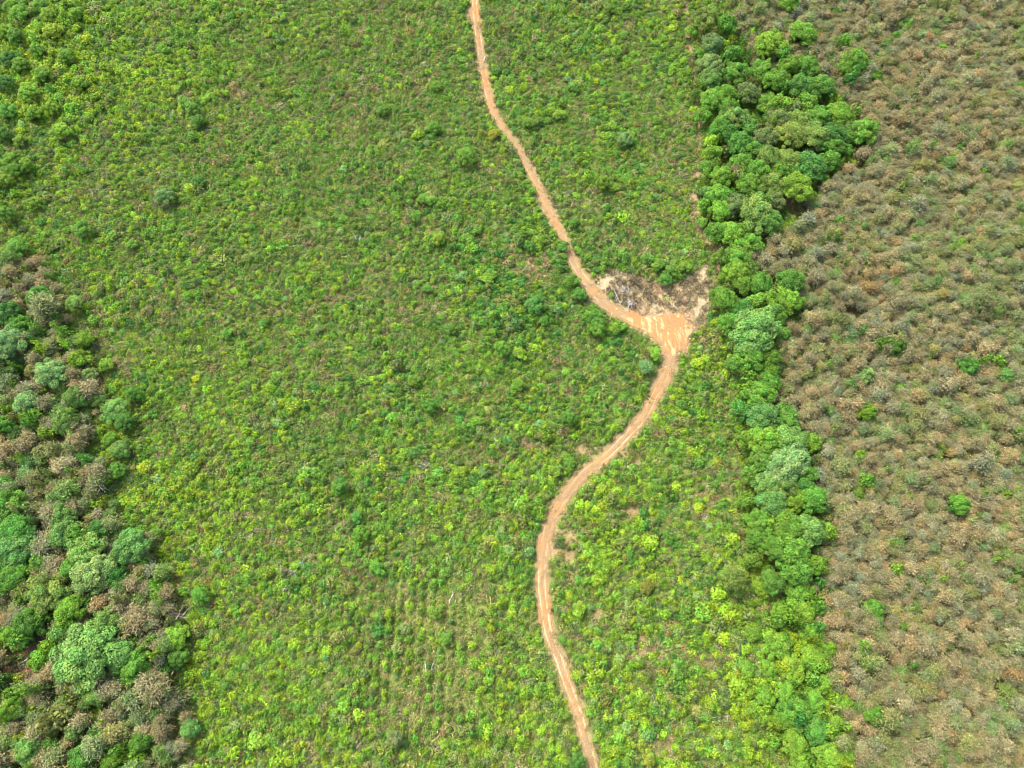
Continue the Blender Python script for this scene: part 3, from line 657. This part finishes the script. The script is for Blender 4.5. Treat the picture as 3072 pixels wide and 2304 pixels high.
# ---- grass
X, Y, qx, qy, d, r = grid(1.25, .5, 23)
pc = patch_cover(X, Y); tg = track_gap(X, Y); br = inside(BROWN_R, qx, qy)
keep = (r.random(X.shape) > pc*.7) & ((tg > .0) | ((tg > -1.3) & (r.random(X.shape) < .28))) & (~br | (r.random(X.shape) < .2)) & free(X, Y, .4)
X, Y, qx, qy, pc, tg = [a[keep] for a in (X, Y, qx, qy, pc, tg)]
dry = smooth(.38, .62, fbm(N5, X/9, Y/9, 4))
TG = np.array((.17,.23,.05))*(1-dry[:, None])+np.array((.235,.24,.095))*dry[:, None]
near_t = np.clip(1-tg/1.6, 0, 1)[:, None]; TG = TG*(1-.6*near_t)+np.array((.30,.25,.13))*.6*near_t
TG = TG*(1+.25*rowzone(qx, qy)[:, None])
TG = np.where(inside(DRYFAN, X, Y)[:, None], np.array((.20,.165,.10)), TG)
TG = TG*(1+.2*r.normal(size=(len(X), 1))); TG = np.clip(TG, .02, .6)
S = np.exp(.25*r.normal(size=X.shape))*np.where(tg < 1.2, .6, 1)
stuff('grass', 'tufts of green and dry grass over the ground and along the track edges', 'grass', GRASS, X, Y, r.random(X.shape)*6.28, S, S*np.where(tg < 1.2, .6, 1.), TG, r.integers(0, 4, X.shape))

# ---- dry trees: the right-hand plantation and the left-hand wood
def dry_trees(poly, step, seed, sc, group, zw, nsolo, kinds, wfun, name='dry_tree', dens=1., trees=None):
    X, Y, qx, qy, d, r = grid(step, .38, seed)
    px1, py1, _ = project(X, Y, height(X, Y)+5)
    m = inside(poly, px1+14*r.normal(size=X.shape), py1) & free(X, Y, .62) & (r.random(X.shape) > patch_cover(X, Y)*.95) & (r.random(X.shape) < dens)
    X, Y, qx, qy = [a[m] for a in (X, Y, qx, qy)]
    T, K = tints(kinds, wfun(X, Y, qx, qy), r, .11)
    S = sc*np.exp(.2*r.normal(size=X.shape)); SZ = S*r.uniform(.75, 1.1, X.shape); RZ = r.random(X.shape)*6.28; I = r.integers(0, 7, X.shape)
    px_, py_, d_ = project(X, Y, height(X, Y)+5.2*SZ)
    vis = (px_ > 20) & (px_ < 3050) & (py_ > 20) & (py_ < 2284); score = np.where(vis, S*F/d_, 0)
    solo = np.zeros(len(X), bool); solo[np.argsort(-score)[:min(nsolo, int(vis.sum()))]] = True
    for i in np.nonzero(solo)[0]:
        tree('dry_tree', 'dry tree', group, TWIG[I[i]], TWIGT[I[i] % 3], float(X[i]), float(Y[i]), float(RZ[i]), (S[i], S[i], SZ[i]), T[i], f'{WORD[kinds[K[i]]]} feathery tree {zw}', 5.2)
    o = ~solo
    return [a[o] for a in (X, Y, RZ, S, SZ, T, I)], len(X)
def wr(X, Y, qx, qy):
    g_ = smooth(.40, .62, fbm(N6, X/16+7, Y/16, 4)); e = smooth(2700, 3100, qx)*.25
    return np.stack([1.15-g_*.8-e, .5+0*g_, .12+.75*g_+e, .02+.08*g_], 1)
def wl(X, Y, qx, qy):
    g_ = smooth(.4, .62, fbm(N6, X/9+7, Y/9, 4)); return np.stack([1.1-.6*g_, .4+0*g_, .25+.5*g_, .10+.4*g_], 1)
TINT['dgrey'] = (.205,.195,.100); WORD['dgrey'] = 'grey-brown'
TINT['dolive'] = (.175,.197,.072); WORD['dolive'] = 'olive green'
TINT['dgreen'] = (.12,.20,.05); WORD['dgreen'] = 'faded green'
KD = ['brown', 'dgrey', 'dolive', 'dgreen']
R1, n1t = dry_trees(BROWN_R, 1.6, 31, .58, 'dry brown trees of the right-hand plantation', 'in the right plantation', 210, KD, wr)
R2, n2t = dry_trees(BROWN_L, 2.45, 32, .74, 'dry trees of the left-hand wood', 'in the left wood', 90, KD, wl)
J = [np.concatenate([a, b_]) for a, b_ in zip(R1, R2)]
stuff('dry_tree_canopy', 'close brown canopy of the dry plantation beyond the trees built one by one', 'dry trees', TWIG, *J)
# ---- small green regrowth under the dry trees
X, Y, qx, qy, d, r = grid(2.7, .5, 33)
px1, py1, _ = project(X, Y, height(X, Y)+3)
g_ = fbm(N2, X/7+9, Y/7, 3)
m = (inside(BROWN_R, px1, py1) & (g_ > .60) & (r.random(X.shape) < .4)) | (inside(BROWN_L, px1, py1) & (r.random(X.shape) < .5))
m = (m & free(X, Y, .6)) | (inside(BELT_P, px1, py1) & free(X, Y, .45) & (r.random(X.shape) < .9) & (r.random(X.shape) > patch_cover(X, Y)))
X, Y, qx, qy = [a[m] for a in (X, Y, qx, qy)]
T, K = tints(['lime', 'bright', 'green', 'oliv', 'emer'], np.tile([.35, .7, .8, .6, .3], (len(X), 1)), r)
S = np.where(inside(BROWN_R, qx, qy), 1.2, np.where(inside(BROWN_L, qx, qy), 1.5, 1.25))*np.exp(.2*r.normal(size=X.shape)); cn = r.random(X.shape) < .6
stuff('understorey', 'green saplings showing through gaps in the dry canopy', 'saplings', PLANTS, X, Y, r.random(X.shape)*6.28, S*.85, S*1.6, T, np.where(cn, r.integers(0, 4, X.shape), 4+r.integers(0, 6, X.shape)))

# ---- stones and clods on the clearing and track
r = np.random.default_rng(41); n = 9000
X = r.uniform(CLEAR[:, 0].min()-12, CLEAR[:, 0].max()+3, n); Y = r.uniform(CLEAR[:, 1].min()-4, CLEAR[:, 1].max()+9, n)
tg = track_gap(X, Y); fan = inside(DRYFAN, X, Y); m = ((tg < .6) & (r.random(n) < .75)) | (fan & (r.random(n) < .2)); X, Y = X[m], Y[m]; n = len(X)
T = np.array([(.34,.27,.17), (.24,.14,.07), (.28,.22,.15), (.15,.09,.055)])[r.choice(4, n, p=[.42, .2, .28, .1])]*(1+.1*r.normal(size=(n, 1)))
S = .11*np.exp(.55*r.normal(size=n))+.05
stuff('rubble', 'cream and orange clods and stones on the cleared bend', 'rubble', ROCK, X, Y, r.random(n)*6.28, S, S*.6, np.clip(T, .03, .85), r.integers(0, 4, n))

# ------------------------------------------------------------------ dead wood, one by one
def dead(name, cat, x, y, me_parts, mat, text, rot=(0, 0, 0), up=.05):
    gx_, gy_ = unproject(x, y, .5); gx_, gy_ = float(gx_), float(gy_)
    V, Q = me_parts; me = mesh_from(name, V, Q, mat, None, True)
    ob = bpy.data.objects.new(name, me); COL.objects.link(ob); ob.location = (gx_, gy_, float(height(gx_, gy_))+up); ob.rotation_euler = rot
    ob['label'] = text; ob['category'] = cat; return ob
def log_parts(L, r0, seed, forks=2):
    r = np.random.default_rng(seed); n = 6; t_ = np.linspace(0, 1, n)
    P = np.stack([L*(t_-.5), np.cumsum(r.normal(size=n))*.04*L, r0+.3+0*t_], 1); parts = [tube(P, r0*(1-.55*t_), 7)]
    for k in range(forks):
        s = P[2+k % 3]; d_ = np.array([r.uniform(.3, .7), r.choice([-1, 1])*r.uniform(.3, .8), r.uniform(.1, .5)])
        parts.append(tube(s+d_*L*.33*np.linspace(0, 1, 4)[:, None]+r.normal(size=(4, 3))*.03*L, r0*.55*np.array([1, .8, .5, .2]), 5))
    return join(parts)
def heap_parts(R, n, seed, rr=.06):
    r = np.random.default_rng(seed); parts = []
    for i in range(n):
        c = np.array([*(r.normal(size=2)*R*.4), .25+abs(r.normal())*.35]); a = r.random()*6.28; L = R*r.uniform(.6, 1.5)
        d_ = np.array([math.cos(a), math.sin(a), r.normal()*.3]); t_ = np.linspace(-.5, .5, 4)[:, None]
        parts.append(tube(c+d_*L*t_+r.normal(size=(4, 3))*.05*L, rr*r.uniform(.5, 1.4)*np.array([1, .9, .7, .3]), 5))
    return join(parts)
snag = 'dead bleached trees standing bare'; logs = 'bleached fallen logs in the scrub'; heaps = 'heaps of dead branches'
for i, (x, y, h_, txt) in enumerate([(319,1462,6.5,'white leafless dead tree with spreading limbs at the edge of the left wood'),
  (551,1858,6.0,'white forked dead tree beside the yellow-green crown at lower left'),(426,1862,5.0,'grey bare dead tree over a brush heap in the lower left wood'),
  (893,1712,4.6,'tallest white bare stem of three in the scrub at lower left'),(866,1716,3.6,'thin white bare stem just left of the tallest white stem'),(918,1696,3.4,'slender white bare stem just right of the tallest white stem'),
  (1492,1335,4.5,'lone thin bare pole in scrub left of the track bend')]):
    ob = dead('dead_tree', 'dead tree', x, y, branchy(700+i, h_, .16, 7 if h_ > 4.8 else 4, h_*.38, .10, 2, .3), M_DEAD, txt, (random.uniform(-.25, .25), random.uniform(-.25, .25), i)); ob['group'] = snag
for i, (x, y, L, a, txt) in enumerate([(1848,890,4.2,-1.2,'grey fallen log on straw ground beside the track above the clearing'),(1353,1791,2.6,1.4,'short white fallen log in scrub left of the lower track'),
  (1586,2101,2.4,-1.1,'small white log just left of the track near the bottom'),(1276,1999,2.0,1.7,'tiny white upright log, left of a close pair at lower centre'),(1299,1997,1.6,1.4,'tiny white log, right of a close pair at lower centre'),
  (1899,1971,3.4,1.5,'grey log beside the pinkish bare patch right of the lower track'),(1455,176,2.2,1.3,'cream log lying on the right edge of the upper track'),(165,1245,6.0,-.6,'long dark fallen trunk in the left wood'),
  (60,2110,7.0,.1,'long pale fallen trunk at the far lower left edge'),(100,1960,6.0,.7,'thin leaning trunk over red soil at lower left'),(1809,2133,1.8,.2,'small white log right of the track in the lower scrub')]):
    ob = dead('fallen_log', 'log', x, y, log_parts(L, .13 if L < 5 else .17, 730+i), M_DEADB if i == 7 else M_DEAD, txt, (0, random.uniform(-.05, .05), a)); ob['group'] = logs
for i, (x, y, R, n, mt, txt) in enumerate([(870,1757,1.7,22,M_DEAD,'grey pile of split stumps under the three white stems'),(319,1630,2.6,30,M_DEADB,'reddish brown tangle of branches at upper edge of lower left wood'),
  (400,1880,2.8,34,M_DEADB,'dark brown tangle of dead branches beside grey dead tree'),(1873,871,1.5,20,M_DEAD,'grey white brush heap on straw ground above the clearing'),(1890,912,1.4,18,M_DEAD,'white brush heap nearest the track above the clearing'),
  (1843,745,.9,14,M_DEAD,'small white ring of dead wood right of the upper track'),(120,1925,3.6,46,M_DEADB,'wide fan of reddish dead branches at the lower left edge'),(60,2050,3.2,40,M_DEADB,'brown dead branches strewn below the red fan at lower left'),
  (1210,735,1.3,12,M_DEAD,'grey dead branches in upper central scrub'),(1075,715,1.3,14,M_DEAD,'pale dead branches left of centre in upper scrub'),(390,2290,2.0,24,M_DEADB,'red-brown dead branches at the bottom edge, lower left')]):
    ob = dead('brush_heap', 'brush heap', x, y, heap_parts(R, n, 760+i), mt, txt, (0, 0, i)); ob['group'] = heaps
print('counts: listed trees', ntree, 'bushes', nb, 'low', nl_, 'dry right', n1t, 'dry left', n2t)
